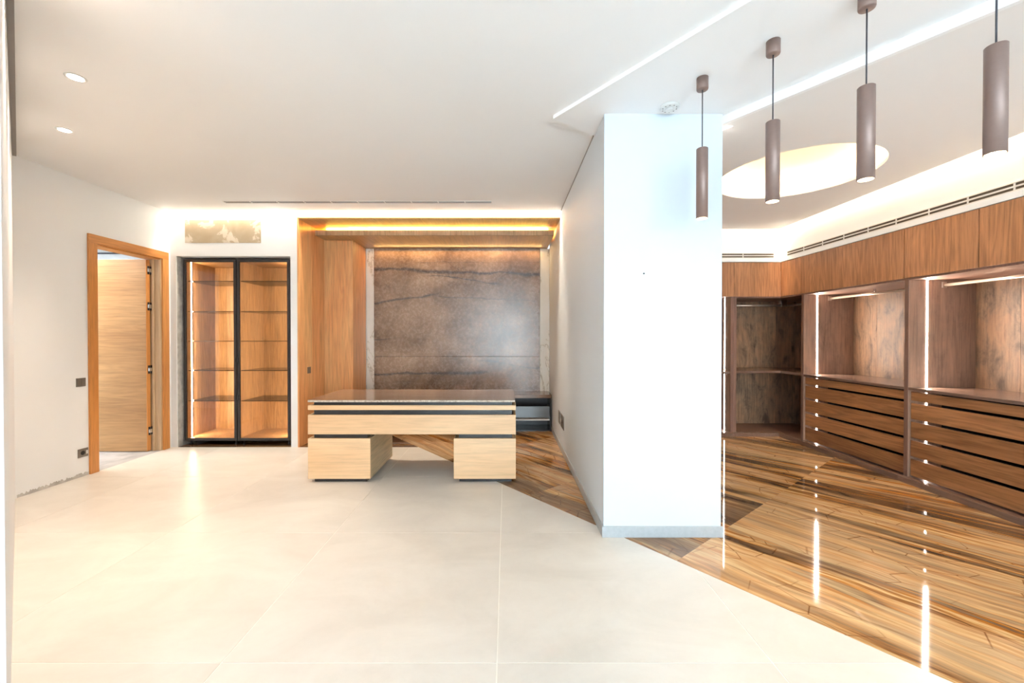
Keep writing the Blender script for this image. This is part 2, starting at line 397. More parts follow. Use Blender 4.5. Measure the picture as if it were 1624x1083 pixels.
# wall behind the camera, with a tall window
b = B(); b.box(-3.3, -1.1, -6.15, -6.0, 0, TOP); b.box(4.9, 5.2, -6.15, -6.0, 0, TOP); b.box(-1.1, 4.9, -6.15, -6.0, 2.72, TOP)
o = b.done('wall_front', 'wall', origin=(0, 0, 0)); struct(o, 'wall behind the camera with a wide window', 'wall')
wn = thing('window_1', 'tall aluminium framed window behind the camera', 'window', (1.9, -6.05, 0), kind='structure')
for i in range(5):
    x0 = -1.1+i*1.2
    f = B(); f.box(x0, x0+.05, -6.11, -6.03, 0, 2.72); f.box(x0+1.15, x0+1.2, -6.11, -6.03, 0, 2.72)
    f.box(x0+.05, x0+1.15, -6.11, -6.03, 0, .06); f.box(x0+.05, x0+1.15, -6.11, -6.03, 2.66, 2.72)
    f = f.done('window_frame', 'black', wn)
    B().box(x0+.05, x0+1.15, -6.075, -6.065, .06, 2.66).done('pane', 'clear', f)
wn = thing('added_window', 'added window frame around the fill light behind the camera', 'window', (-2.66, -2.6, 0), kind='structure')  # unseen window, added only to bring in side fill light
for i in range(3):
    y0 = -4.4+i*1.2
    f = B(); f.box(-2.70, -2.64, y0, y0+.05, .15, 2.66); f.box(-2.70, -2.64, y0+1.15, y0+1.2, .15, 2.66); f.box(-2.70, -2.64, y0+.05, y0+1.15, .15, .2); f.box(-2.70, -2.64, y0+.05, y0+1.15, 2.61, 2.66)
    f.done('window_frame', 'black', wn)
# right walls
o = bx(4.62, 4.77, 2.598, 6.9, 0, TOP, 'wall_right', 'wall', bev=0); struct(o, 'wall behind the dressing room wardrobes on the right', 'wall')
o = bx(3.9, 4.77, -1.5, 2.597, 0, TOP, 'wall_right_near', 'wall', bev=0); struct(o, 'white wall right of the camera', 'wall')
o = bx(4.9, 5.05, -6.1, -1.35, 0, TOP, 'wall_right_rear', 'wall', bev=0); struct(o, 'white wall right behind the camera', 'wall')
o = bx(3.9, 5.05, -1.5, -1.35, 0, TOP, 'wall_return', 'wall', bev=0); struct(o, 'short white return wall behind the camera', 'wall')
o = bx(XP1, 4.77, 6.60, 6.75, 0, TOP, 'wall_dressing_back', 'wall', bev=0); struct(o, 'wall behind the corner wardrobes', 'wall')
# pillar wall
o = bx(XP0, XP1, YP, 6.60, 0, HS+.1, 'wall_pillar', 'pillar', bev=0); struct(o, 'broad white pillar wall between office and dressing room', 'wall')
B().rod((.957, YP-.001, 1.84), (.957, YP+.004, 1.84), .006).done('screw_hole', 'hole', o, 'small dark screw hole')
o = bx(XP0-.012, XP1+.012, YP-.012, YP, 0, .076, 'baseboard_pillar_front', 'bbs'); struct(o, 'grey skirting along the pillar front', 'baseboard')
o = bx(XP0-.012, XP0, YP, 6.15, 0, .076, 'baseboard_pillar_side', 'bbs'); struct(o, 'grey skirting along the pillar side facing the desk', 'baseboard')
o = bx(XP0-.004, XP0-.0005, 3.20, 5.19, H-.014, H+.001, 'trim_2', 'gap', bev=0); struct(o, 'thin shadow gap between ceiling and pillar wall', 'trim')

# ceilings
o = bx(-4.5, 5.1, -6.15, 6.8, TOP, TOP+.08, 'ceiling', 'ceil', bev=0); struct(o, 'concrete ceiling above the plasterboard', 'ceiling')
o = B().prism([[(XL-.1, -6.1), (1.6, -6.1), (1.6, 2.9), (XP0+.02, 2.9), (XP0+.02, 5.19), (XL-.1, 5.19)]], H, H+.03).done('ceiling_office', 'ceil', origin=(0, 0, 0))
struct(o, 'smooth white office ceiling', 'ceiling')
co = o
A0 = (.333, 2.965); fa = lambda y: A0[0]+.762*(A0[1]-y)
B0 = (1.505, 2.945); fb = lambda y: B0[0]+.705*(B0[1]-y)
o = B().prism([[A0, (fa(-2.1), -2.1), (fa(-2.1), -6.1), (5.0, -6.1), (5.0, -2.1), (fb(-2.1)+.2, -2.1), (fb(YP)+.1, YP), (XP1, YP+.05), (XP0+.02, YP+.05), (XP0+.02, 3.232)]], HS, H+.03).done('ceiling_soffit', 'ceil', origin=(0, 0, 0))
struct(o, 'lowered white ceiling band that carries the pendant lamps', 'ceiling')
# fine bright bead along the soffit edge
# dressing room ceiling board with round light opening and the cove gap along the walls
CX, CY, CR = 2.66, 3.86, .645
circ = [(CX+CR*math.cos(2*math.pi*i/96), CY+CR*math.sin(2*math.pi*i/96)) for i in range(96)]
XG, YG = 3.775, 5.775
outer = [(fb(-2.1), -2.1), (3.895, -2.1), (3.895, 1.2), (XG, 1.2), (XG, YG), (XP1, YG), (XP1, 3.11), (XP1+.105, 2.955), (XP1+.012, 2.955), (fb(2.925), 2.925)]
o = B().prism([outer, circ], HW, HW+.028).done('ceiling_dressing', 'wceil', origin=(0, 0, 0)); struct(o, 'dressing room ceiling with a round lit recess', 'ceiling')
cdr = o
fas = B().prism([[(fb(-2.1)-.006, -2.1), (fb(-2.1)+.02, -2.1), (fb(2.94)+.03, 2.94), (fb(2.94)-.006, 2.94)]], HW-.003, H+.05).done('fascia', 'ceil', cdr, 'white step between the two ceiling levels')
# drum wall of the round recess
inn = [(CX+(CR+.11)*math.cos(2*math.pi*i/96), CY+(CR+.11)*math.sin(2*math.pi*i/96)) for i in range(96)]
ou2 = [(CX+(CR+.13)*math.cos(2*math.pi*i/96), CY+(CR+.13)*math.sin(2*math.pi*i/96)) for i in range(96)]
B().prism([ou2, inn], HW+.028, TOP).done('recess_wall', 'ceil', cdr)
area('triangle_recess_light', (1.57, 3.02, 3.06), (0, 0, 0), .16, .2, 2.5, (1, .9, .75))
# LED ring and strips on the ledges
seg = 72
ring = B()
ro = [(CX+(CR+.088)*math.cos(2*math.pi*i/96), CY+(CR+.088)*math.sin(2*math.pi*i/96)) for i in range(96)]
ri = [(CX+(CR+.078)*math.cos(2*math.pi*i/96), CY+(CR+.078)*math.sin(2*math.pi*i/96)) for i in range(96)]
ring.prism([ro, ri], HW+.030, HW+.042)
t = ring.done('led_ring', 'cove', cdr, 'glowing light ring around the recess'); t.data.materials[0] = emit('ring_glow', (1, .66, .30), 8)

# ceiling fixtures
def slot_vent(name, label, x0, x1, y0, y1):
    t = thing(name, label, 'vent', ((x0+x1)/2, (y0+y1)/2, H))
    f = B(); w_ = .006
    f.box(x0, x1, y0, y0+w_, H-.004, H); f.box(x0, x1, y1-w_, y1, H-.004, H)
    f.box(x0, x0+w_, y0+w_, y1-w_, H-.004, H); f.box(x1-w_, x1, y0+w_, y1-w_, H-.004, H)
    f.box(x0+w_, x1-w_, (y0+y1)/2-.004, (y0+y1)/2+.004, H-.004, H)
    f.done('frame', 'ventw', t)
    B().box(x0+w_, x1-w_, y0+w_, y1-w_, H-.0012, H-.0004).done('slot', 'darkgap', t)
    b = B(); n = 10
    for i in range(1, n):
        x = x0+(x1-x0)*i/n; b.box(x-.006, x+.006, y0+w_, y1-w_, H-.003, H-.0008)
    tag(b.done('deflector', 'ventw', t), kind='stuff')
slot_vent('slot_vent', 'long thin slot vent in the office ceiling before the back wall', -3.29, -.17, 4.83, 4.90)
for i, (x, y, lab) in enumerate(((-2.607, 2.533, 'round recessed downlight nearer the camera, upper of the two at left'), (-3.356, 3.174, 'round recessed downlight farther from the camera, lower of the two at left'))):
    t = thing('downlight', lab, 'light', (x, y, H), 'recessed downlights in the office ceiling')
    B().lathe([(.052, H), (.050, H-.004), (.040, H-.005), (.036, H-.001)], x, y, 28, False).done('rim', 'plastic', t)
    B().lathe([(.036, H-.0025), (.030, H-.0035)], x, y, 28).done('lens', 'down', t)
    l = bpy.data.lights.new('downlight_lamp', 'SPOT'); l.energy = 23; l.color = (1, .84, .68); l.spot_size = R(100); l.spot_blend = .9; l.shadow_soft_size = .04
    lo = bpy.data.objects.new('downlight_lamp', l); COL.objects.link(lo); lo.location = (0, 0, -.012); lo.parent = t
# further downlights nearer the camera, above the frame
for x, y in ((-2.0, .2), (-2.3, -.9), (-1.9, 1.7)):
    l = bpy.data.lights.new('ceiling_lamp', 'SPOT'); l.energy = 23; l.color = (1, .84, .68); l.spot_size = R(84); l.spot_blend = .9; l.shadow_soft_size = .05
    lo = bpy.data.objects.new('ceiling_lamp', l); COL.objects.link(lo); lo.location = (x, y, H-.02)
t = thing('smoke_detector', 'round white smoke detector on the lowered ceiling just before the pillar', 'smoke detector', (1.093, 2.80, HS))
B().lathe([(.060, HS), (.060, HS-.012), (.052, HS-.018), (.040, HS-.020)], 1.093, 2.80, 40).done('base', 'plastic', t)
B().lathe([(.026, HS-.020), (.026, HS-.030), (.018, HS-.034)], 1.093, 2.80, 32).done('sensor_cap', 'plastic', t)
b = B()
for k in range(10):
    a = 2*math.pi*k/10; cx, cy = 1.093+.045*math.cos(a), 2.80+.045*math.sin(a); b.lathe([(.005, HS-.0195), (.004, HS-.0215)], cx, cy, 8)
tag(b.done('sensor_slot', 'gap', t), kind='stuff')

# pendants
pl = ['leftmost taupe tube pendant lamp, hanging in front of the white pillar', 'taupe tube pendant lamp second from left, before the round ceiling recess',
      'taupe tube pendant lamp third from left, before the right end of the recess', 'rightmost taupe tube pendant lamp, its mount cut off by the picture edge']
for i, (x, y) in enumerate(((1.172, 2.50), (1.396, 2.19), (1.622, 1.885), (1.895, 1.62))):
    t = thing('pendant_lamp', pl[i], 'lamp', (x, y, 2.10), 'taupe tube pendant lamps')
    zb, zt = 2.108, 2.525
    B().lathe([(.033, HS), (.033, HS-.066), (.031, HS-.071), (.006, HS-.072)], x, y, 32).done('ceiling_cup', 'pend', t)
    B().rod((x, y, zt), (x, y, HS-.07), .0032, 10).done('cable', 'cable', t)
    B().lathe([(.0295, zb), (.033, zb), (.033, zt-.002), (.031, zt), (.004, zt+.001)], x, y, 40, False).done('tube', 'pend', t)
    B().lathe([(.0292, zb+.0005), (.0292, zb+.05)], x, y, 32, False).done('reflector', 'pendin', t)
    B().lathe([(.0285, zb+.014), (.012, zb+.010)], x, y, 32).done('bulb', 'bulb', t)
    l = bpy.data.lights.new('pendant_light', 'SPOT'); l.energy = 3; l.color = (1, .8, .55); l.spot_size = R(75); l.spot_blend = .7; l.shadow_soft_size = .02
    lo = bpy.data.objects.new('pendant_light', l); COL.objects.link(lo); lo.parent = t; lo.location = (0, 0, .012)

# ------------------------------------------------------------------ floor
fl = B().box(-4.25, 4.95, -6.1, 6.68, -.06, -.0016).done('floor', 'grout', origin=(0, 0, 0)); struct(fl, 'office and dressing room floor of beige and banded marble tiles', 'floor')
def clip(poly, a, b, c):
    """keep a*x+b*y<=c"""
    out = []
    for i, p in enumerate(poly):
        q = poly[(i+1) % len(poly)]; dp = a*p[0]+b*p[1]-c; dq = a*q[0]+b*q[1]-c
        if dp <= 0: out.append(p)
        if dp*dq < 0:
            k = dp/(dp-dq); out.append((p[0]+(q[0]-p[0])*k, p[1]+(q[1]-p[1])*k))
    return out
U = Vector((math.cos(R(-50.9)), math.sin(R(-50.9)))); V = Vector((-U.y, U.x)); VB = 2.46; G = .0028
def tile(poly, mat, z=0.0):
    if len(poly) < 3: return
    ar = .5*abs(sum(p[0]*poly[(i+1) % len(poly)][1]-poly[(i+1) % len(poly)][0]*p[1] for i, p in enumerate(poly)))
    if ar < .002: return
    B().prism([poly], -.0055, z).done('tile', mat, fl)
T = 1.184
for i in range(-2, 5):
    for j in range(-7, 4):
        x0 = -.04+T*i-2*T; y0 = 1.775+T*j
        poly = [(x0+G, y0+G), (x0+T-G, y0+G), (x0+T-G, y0+T-G), (x0+G, y0+T-G)]
        for h_ in ((V.x, V.y, VB-.002), (0, 1, YB-.002), (-1, 0, -XL), (0, -1, 6.05), (1, 0, 4.9)):
            poly = clip(poly, *h_)
            if len(poly) < 3: break
        # keep clear of the oblique wall
        if len(poly) >= 3: poly = clip(poly, nn.x, nn.y, nn.x*p0.x+nn.y*p0.y)
        tile(poly, 'tile')
W_, L_ = .70, 1.38
for r in range(0, 8):
    for k in range(-8, 8):
        u0 = -1.337+L_*k; v0 = VB+W_*r
        poly = [tuple(U*a+V*c) for a, c in ((u0+.0006, v0+.0006), (u0+L_-.0006, v0+.0006), (u0+L_-.0006, v0+W_-.0006), (u0+.0006, v0+W_-.0006))]
        for h_ in ((1, 0, 3.95), (0, 1, 6.66), (0, -1, 4)):
            poly = clip(poly, *h_)
            if len(poly) < 3: break
        if len(poly) >= 3 and min(p[1] for p in poly) > YW and min(p[0] for p in poly) > XP0: continue
        tile(poly, 'marble')
# darker marble at the threshold of the niche and under the glass cabinets
for x0, x1 in ((-4.17, -3.45), (-3.45, -2.735), (-2.635, -1.9), (-1.9, -1.1), (-1.1, 0)):
    for y0, y1 in ((YB, 5.40), (5.40, 5.97), (5.97, 6.66)):
        if x1 < -2.7 and y0 > 5.9: continue
        poly = [(x0+.001, y0+.001), (x1-.001, y0+.001), (x1-.001, y1-.001), (x0+.001, y1-.001)]
        tile(clip(poly, V.x, V.y, VB-.002), 'marble_dark')
# hallway beyond the door
o = bx(-7.4, XL-.15, 2.4, 7.4, -.05, -.001, 'floor_hallway', 'hall', bev=0); struct(o, 'grey screed floor beyond the door', 'floor')
o = B().box(XL-.15, XL, 4.31, 5.14, -.05, -.0005).done('trim_threshold', 'hall'); struct(o, 'grey threshold strip in the doorway', 'trim')
b = B(); b.box(-7.55, -7.4, 2.4, 7.4, 0, 2.8); b.box(-7.4, XL-.15, 7.25, 7.4, 0, 2.8); b.box(-7.4, XL-.15, 2.4, 2.55, 0, 2.8)
b.box(XL-.155, XL-.15, 5.3, 7.3, 0, 2.8)
o = b.done('wall_hallway', 'wall', origin=(0, 0, 0)); struct(o, 'pale walls of the room beyond the door', 'wall')
hc = bx(-7.5, XL-.15, 2.4, 7.4, 2.8, 2.9, 'ceiling_hallway', 'hall', bev=0); struct(hc, 'unfinished grey ceiling beyond the door', 'ceiling')
bx(-7.4, XL-.16, 6.4, 6.6, 2.52, 2.8, 'beam', 'plastic', hc, 'pale grey beam')
B().rod((-7.3, 6.3, 2.66), (-4.5, 6.3, 2.66), .012).done('pipe', 'cable', hc)

# ------------------------------------------------------------------ door
dr = thing('door_1', 'oak door standing open into the next room, in an orange oak casing', 'door', (XL, 4.72, 0), kind='structure')
XC = XL+.02
bx(XL, XC, 4.225, 4.315, 0, 2.36, 'casing', 'trim', dr)
bx(XL, XC, 5.135, 5.225, 0, 2.36, 'casing', 'trim', dr)
bx(XL, XC, 4.225, 5.225, 2.36, 2.45, 'casing', 'trimh', dr)
bx(XL-.16, XL, 4.30, 4.335, 0, 2.37, 'jamb', 'jamb', dr); bx(XL-.16, XL, 5.115, 5.15, 0, 2.37, 'jamb', 'jamb', dr)
bx(XL-.16, XL, 4.335, 5.115, 2.345, 2.385, 'jamb', 'trimh', dr)
bx(XL-.11, XL-.085, 4.335, 4.345, 0, 2.345, 'door_stop', 'jamb', dr); bx(XL-.095, XL-.07, 5.100, 5.115, 0, 2.345, 'door_stop', 'jamb', dr)
lf = bx(XL-.93, XL-.118, 5.045, 5.098, .008, 2.335, 'door_leaf', 'leaf', dr)
bx(XL-.118, XL-.112, 5.045, 5.098, .008, 2.335, 'edge_band', 'trim', lf)
for z in (2.21, 1.77, 1.0, .25):
    hg = B()
    for yy in (5.073, 5.106):
        hg.box(XL-.112, XL-.104, yy-.012, yy+.012, z-.05, z+.05, .002)
    h_ = hg.done('hinge', 'black', dr)
    B().box(XL-.106, XL-.096, 5.058, 5.122, z-.022, z+.022, .003).done('hinge_knuckle', 'steel', h_)

# switches and sockets
def plate(name, lab, cat, x, y, z, wy, hz, sock=False, s=1):
    t = thing(name, lab, cat, (x, y, z-hz/2))
    bx(x, x+s*.007, y-wy/2, y+wy/2, z-hz/2, z+hz/2, 'plate', 'plate', t)
    if sock:
        B().rod((x+s*.006, y-wy*.05, z), (x+s*.0082, y-wy*.05, z), .021, 20).done('socket_well', 'hole', t)
        bx(x+s*.0075, x+s*.009, y+wy*.27, y+wy*.45, z-.018, z+.018, 'module', 'ventw', t, bev=.0005)
    else:
        for k in (-1, 1): bx(x+s*.007, x+s*.0095, y+k*wy*.23-wy*.20, y+k*wy*.23+wy*.20, z-hz*.40, z+hz*.40, 'rocker', 'plate', t, bev=.0006)
plate('light_switch', 'bronze light switch on the white wall left of the door', 'switch', XL, 4.15, .945, .092, .085)
plate('wall_socket', 'bronze power socket low on the white wall left of the door', 'socket', XL, 4.165, .237, .10, .085, True)
plate('light_switch', 'small dark switch on the honey oak side of the niche', 'switch', -2.62, 5.52, .957, .085, .085)
plate('wall_socket', 'dark power socket low on the pillar side, nearer the camera', 'socket', XP0, 5.02, .375, .27, .16, True, -1)
plate('light_switch', 'dark switch plate low on the pillar side, behind the socket', 'switch', XP0, 5.31, .375, .14, .16, False, -1)

# ------------------------------------------------------------------ niche: timber lining, header, stone cladding
t = thing('timber_niche', 'honey oak lining and floating header shelf around the brown stone wall', 'wall panelling', (-1, 6, 0))
bx(-2.64, -2.62, YB-.012, 5.62, 0, 2.905, 'side_panel', 'oak_v', t); bx(-2.64, -2.62, 5.622, 6.001, 0, 2.905, 'side_panel', 'oak_v', t)
bx(-2.64, XP0-.001, YB-.012, YB, 2.893, 2.905, 'front_edge', 'trimh', t); bx(-2.64, XP0-.001, YB, 6.66, 2.885, 2.9, 'ceiling_panel', 'header', t)
bx(-2.64, -2.21, 6.0, 6.02, 0, 2.785, 'pier_panel', 'oak_v', t); bx(-2.23, -2.21, 6.02, 6.55, 0, 2.785, 'pier_side_panel', 'oak_v', t)
b = bx(-2.615, XP0-.03, 5.715, 6.655, 2.787, 2.825, 'header_shelf', 'header', t)
bx(-2.615, XP0-.03, 5.70, 5.715, 2.785, 2.857, 'header_front', 'headf', t)
bx(-2.2, XP0-.05, 5.79, 5.80, 2.825, 2.833, 'led_strip', 'cove', t, 'yellow glowing light strip')
t = thing('stone_cladding', 'brown veined stone panels between two cream marble strips on the niche back wall', 'wall panelling', (-.8, 6.6, 0))
bx(-2.08, .526, 6.55, 6.66, 1.092, 2.785, 'stone_panel', 'stone', t); bx(-2.08, .526, 6.55, 6.66, 0, 1.088, 'stone_panel', 'stone', t)
bx(-2.21, -2.084, 6.56, 6.66, 0, 2.785, 'marble_strip', 'cream', t); bx(.530, XP0-.002, 6.56, 6.66, 0, 2.785, 'marble_strip', 'cream', t)

# low cabinet along the stone wall
t = thing('low_cabinet', 'low dark cabinet with brown stone top and a pulled out drawer, behind the desk', 'cabinet', (-.8, 6.35, 0))
X0, X1 = -2.19, XP0-.014
bx(X0, X1, 6.13, 6.548, .495, .545, 'top', 'top', t)
bx(X0, X0+.018, 6.16, 6.545, .0, .495, 'side_panel', 'gloss', t); bx(X1-.018, X1, 6.16, 6.545, .0, .495, 'side_panel', 'gloss', t)
bx(X0+.018, X1-.018, 6.53, 6.545, .0, .495, 'back_panel', 'gloss', t); bx(X0+.018, X1-.018, 6.16, 6.53, .0, .02, 'bottom_panel', 'gloss', t)
for x in (-1.25, -.30): bx(x, x+.018, 6.16, 6.53, .02, .495, 'divider', 'gloss', t)
for xa, xb, dy in ((-2.16, -1.262, 0), (-1.222, -.312, 0), (-.272, .636, -.05)):
    d_ = bx(xa, xb, 6.165+dy, 6.178+dy, .21, .375, 'drawer', 'tray', t)
    bx(xa, xb, 6.178+dy, 6.50+dy, .172, .186, 'tray_floor', 'ventw', d_)
    bx(xa, xb, 6.158+dy, 6.178+dy, .168, .19, 'tray_lip', 'ventw', d_)
    bx(xb-.012, xb, 6.178+dy, 6.50+dy, .186, .37, 'tray_side', 'tray', d_); bx(xa, xa+.012, 6.178+dy, 6.50+dy, .186, .37, 'tray_side', 'tray', d_)

# ------------------------------------------------------------------ desk
t = thing('office_desk', 'pale oak office desk with brown stone top on two pedestals', 'desk', (-.905, 4.4, 0))
DX0, DX1, DY0, DY1 = -1.904, .091, 3.985, 4.79
bx(DX0, DX1-.006, DY0, DY1, .772, .793, 'desktop', 'top', t, bev=.002)
bx(DX0+.001, DX1-.007, DY0-.0015, DY0+.002, .7735, .7915, 'desktop_edge', 'edge', t, 'pale chipped stone edge', bev=0)
bx(DX0+.046, DX1-.035, DY0+.03, DY1-.02, .46, .772, 'recessed_core', 'black', t, 'black recessed band')
def ring_band(z0, z1, name, mat):
    o_ = bx(DX0, DX1, DY0, DY0+.022, z0, z1, name, mat, t)
    bx(DX0, DX0+.022, DY0+.022, DY1-.01, z0, z1, name, 'oak_y', t); bx(DX1-.022, DX1, DY0+.022, DY1-.01, z0, z1, name, 'oak_y', t)
    bx(DX0+.022, DX1-.022, DY1-.032, DY1-.01, z0, z1, name, mat, t)
    return o_
ring_band(.697, .742, 'upper_band', 'oak_h'); ring_band(.464, .650, 'apron_panel', 'oak_h')
for xa, xb in ((DX0, -1.306), (-.505, DX1)):
    bx(xa+.046, xb-.035, DY0+.03, DY1-.06, .4225, .464, 'spacer', 'black', t)
    pd = bx(xa, xb, DY0, DY0+.022, .035, .4225, 'pedestal_front', 'oak_h', t)
    bx(xa, xa+.02, DY0+.022, DY1-.03, .035, .4225, 'pedestal_side', 'oak_y', t); bx(xb-.02, xb, DY0+.022, DY1-.03, .035, .4225, 'pedestal_side', 'oak_y', t)
    bx(xa+.02, xb-.02, DY1-.052, DY1-.03, .035, .4225, 'pedestal_back', 'oak_h', t)
    bx(xa+.02, xb-.02, DY0+.022, DY1-.052, .035, .055, 'pedestal_base', 'oak_h', t); bx(xa+.02, xb-.02, DY0+.022, DY1-.052, .402, .4225, 'pedestal_top', 'oak_h', t)
    bx(xa+.05, xb-.04, DY0+.03, DY1-.07, 0, .035, 'plinth', 'black', t)

# ------------------------------------------------------------------ glass cabinets
def glass_cabinet(x0, x1, lab, side):
    t = thing('glass_cabinet', lab, 'cabinet', ((x0+x1)/2, 5.65, 0), 'tall glass display cabinets in the recess')
    z0, z1, y0, y1 = .06, 2.395, 5.375, 5.93
    bx(x0, x0+.018, y0, y1, z0, z1, 'side_panel', 'cab', t); bx(x1-.018, x1, y0, y1, z0, z1, 'side_panel', 'cab', t)
    bx(x0+.018, x1-.018, y0, y1, z1-.018, z1, 'top_panel', 'cab', t); bx(x0+.018, x1-.018, y0, y1, z0, z0+.03, 'bottom_panel', 'cab', t)
    n = 4; w_ = (x1-x0-.036)/n
    for k in range(n): bx(x0+.018+w_*k, x0+.018+w_*(k+1)-.001, y1-.015, y1-.003, z0+.03, z1-.018, 'back_board', 'cab', t, bev=.0015)
    for z in (.56, .955, 1.338, 1.722, 2.115):
        bx(x0+.02, x1-.02, y0+.03, y1-.02, z, z+.008, 'glass_shelf', 'shelfglass', t, bev=0)
    for xx in (x0+.05, x1-.05):
        for yy in (y0+.04, y1-.05): B().lathe([(.020, 0), (.020, .008), (.012, .012), (.012, z0)], xx, yy, 16).done('foot', 'black', t)
    d_ = B(); f = .036; ya, yb = y0-.024, y0-.003
    d_.box(x0+.004, x0+f, ya, yb, z0, z1, .001); d_.box(x1-f, x1-.002, ya, yb, z0, z1, .001)
    d_.box(x0+f, x1-f, ya, yb, z0, z0+f*.9, .001); d_.box(x0+f, x1-f, ya, yb, z1-f, z1, .001)
    d_ = d_.done('door', 'black', t, 'black framed glass door')
    B().box(x0+f, x1-f, ya+.008, ya+.012, z0+f*.9, z1-f).done('pane', 'glass', d_)
    xl = x0+.0185 if side < 0 else x1-.0185
    if side < 0: B().box(xl, xl+.003, 5.462, 5.474, z0+.03, z1-.02).done('led_strip', 'led2', t, 'glowing vertical light strip')
    l = area('cabinet_light', (0, 0, 0), (0, 0, 0), .02, 2.2, 6, (1, .83, .60)); l.parent = t
    l.location = (xl-.02*side-(x0+x1)/2, -.18, 1.22); l.rotation_euler = (R(90), 0, 0)
    if side < 0: l.rotation_euler = (R(90), 0, R(-60))
    else: l.rotation_euler = (R(90), 0, R(60))
    return t
M['shelfglass'] = glass('grey_glass_shelf', (.62, .60, .55))
cA = glass_cabinet(-4.155, -3.470, 'left tall glass cabinet in the recess, lit by a bright vertical strip at its left', -1)
cB = glass_cabinet(-3.466, -2.782, 'right tall glass cabinet in the recess, next to the timber niche', 1)
for z in (.62, 1.10):
    bx(-3.492, -3.471, 5.335, 5.351, z-.03, z+.03, 'lock_block', 'black', cA); bx(-3.4645, -3.444, 5.335, 5.351, z-.03, z+.03, 'lock_block', 'black', cB)

# ------------------------------------------------------------------ wardrobes
ZC, ZD0, ZT = .885, 1.965, 2.445         # counter underside, door foot, top
def side_led(t, x0, y, face, z0, z1, k):
    """vertical light strip let into a side panel; face = direction it shines along y"""
    B().box(x0, x0+.014, y, y+.003*face, z0, z1).done('led_strip', 'led', t, 'bright vertical light strip')
def drawer_unit(y0, y1, seams, lab, rail_to_end):
    yc = (y0+y1)/2
    t = thing('wardrobe', lab, 'wardrobe', (4.2, yc, 0), 'dressing room wardrobes')
    XB = 4.53; T_ = .042
    bx(XW, XB, y1-T_, y1, .0, ZT-.47, 'side_panel', 'wit', t); bx(XW, XB, y0, y0+.002, .0, ZT-.47, 'side_panel', 'wit', t)
    bx(XW-.004, XW, y1-T_, y1, .035, ZD0, 'face_edge', 'wf', t)
    n = 4; w_ = (y1-T_-y0)/n
    for k in range(n): bx(XB-.018, XB, y0+w_*k+.001, y0+w_*(k+1), .06, ZD0+.02, 'back_board', 'wi', t)
    bx(XW, XB+.02, y0, y1, ZD0-.02, ZD0, 'top_rail', 'wf', t)
    bx(XW+.005, XB, y0, y1, ZT-.02, ZT, 'top_panel', 'wf', t)
    bx(XW-.002, XB-.018, y0+.002, y1-T_, ZC, ZC+.028, 'counter', 'wfy', t)
    ya = y0
    for yb in seams+[y1]:
        bx(XW-.012, XW+.008, ya+.004, yb-.004, ZD0, ZT, 'door', 'wd', t); ya = yb
    bx(XW+.01, XB, y0, y1, 0, .035, 'base', 'wf', t)
    bx(XW-.055, XW+.01, y0, y1, 0, .052, 'plinth', 'wfy', t)
    # drawers: five fronts with finger slots, their shade painted on as black boxes
    zs = [(.068, .226), (.254, .405), (.433, .585), (.612, .763), (.789, .872)]
    for a, c in zs:
        d_ = bx(XW+.02, XW+.04, y0+.006, y1-T_-.006, a, c, 'drawer', 'wdd', t)
        bx(XW+.30, XB-.05, y0+.02, y1-T_-.02, a+.01, c-.012, 'drawer_box', 'void', d_)
    LX = XW+.165
    side_led(t, LX, y1-T_, -1, ZC+.03, ZD0-.022, 1)
    side_led(t, LX, y1-T_, -1, .05, ZC-.004, 1)
    # hanging rail
    rl = B().rod((4.20, y0+.005, 1.895), (4.20, y1-T_-.006, 1.895), .008, 14, .015).done('clothes_rail', 'railm', t)
    bx(4.178, 4.222, y1-T_-.010, y1-T_-.001, 1.868, 1.925, 'bracket', 'railm', rl)
    bx(4.192, 4.208, yc-.012, yc+.012, 1.905, ZD0-.02, 'bracket', 'steel', rl)
    l = area('wardrobe_light', (0, 0, 0), (R(-90), 0, 0), .02, 1.0, 2.6, (1, .90, .78)); l.parent = t
    l.location = (LX+.01-4.2, y1-T_-.012-yc, 1.44); l.rotation_euler = (R(-90), 0, 0)
    return t
drawer_unit(4.045, 5.455, [], 'stained oak wardrobe with rail and five drawers next to the corner, single wide upper door', 0)
drawer_unit(2.60, 4.043, [3.406], 'stained oak wardrobe with rail and five drawers at the right edge of the picture', 0)

# corner wardrobe
t = thing('corner_wardrobe', 'open corner wardrobe with an L-shaped shelf and dark aged boards', 'wardrobe', (4.0, 6.1, 0))
XB, YBk = 4.53, 6.52
bx(3.205, 3.245, YW, YBk, 0, ZD0, 'side_panel', 'wit', t); bx(3.205, 3.245, YW-.004, YW, .035, ZD0, 'face_edge', 'wf', t)
for k in range(4):
    w_ = (XB-3.245)/4; bx(3.245+w_*k, 3.245+w_*(k+1)-.001, YBk-.018, YBk, .045, ZD0, 'back_board', 'wi', t)
for k in range(3):
    w_ = (YBk-.018-5.457)/3; bx(XB-.018, XB, 5.457+w_*k, 5.457+w_*(k+1)-.001, .045, ZD0, 'back_board', 'wi', t)
def ell(z0, z1, name, mat, inset=0.0, grow=0.0):
    P = [(3.245-grow, YW+inset), (XW+inset, YW+inset), (XW+inset, 5.457), (XB-.018, 5.457), (XB-.018, YBk-.018), (3.245-grow, YBk-.018)]
    return B().prism([P], z0, z1).done(name, mat, t)
ell(.885, .918, 'shelf', 'wfy', .02); ell(.0, .045, 'base', 'wf', 0.01); ell(ZD0-.02, ZD0, 'top_rail', 'wf'); ell(ZT-.02, ZT, 'top_panel', 'wf', .01)
P = [(3.2045, YW-.05), (XW-.05, YW-.05), (XW-.05, 5.457), (XW+.005, 5.457), (XW+.005, YW+.005), (3.2045, YW+.005)]
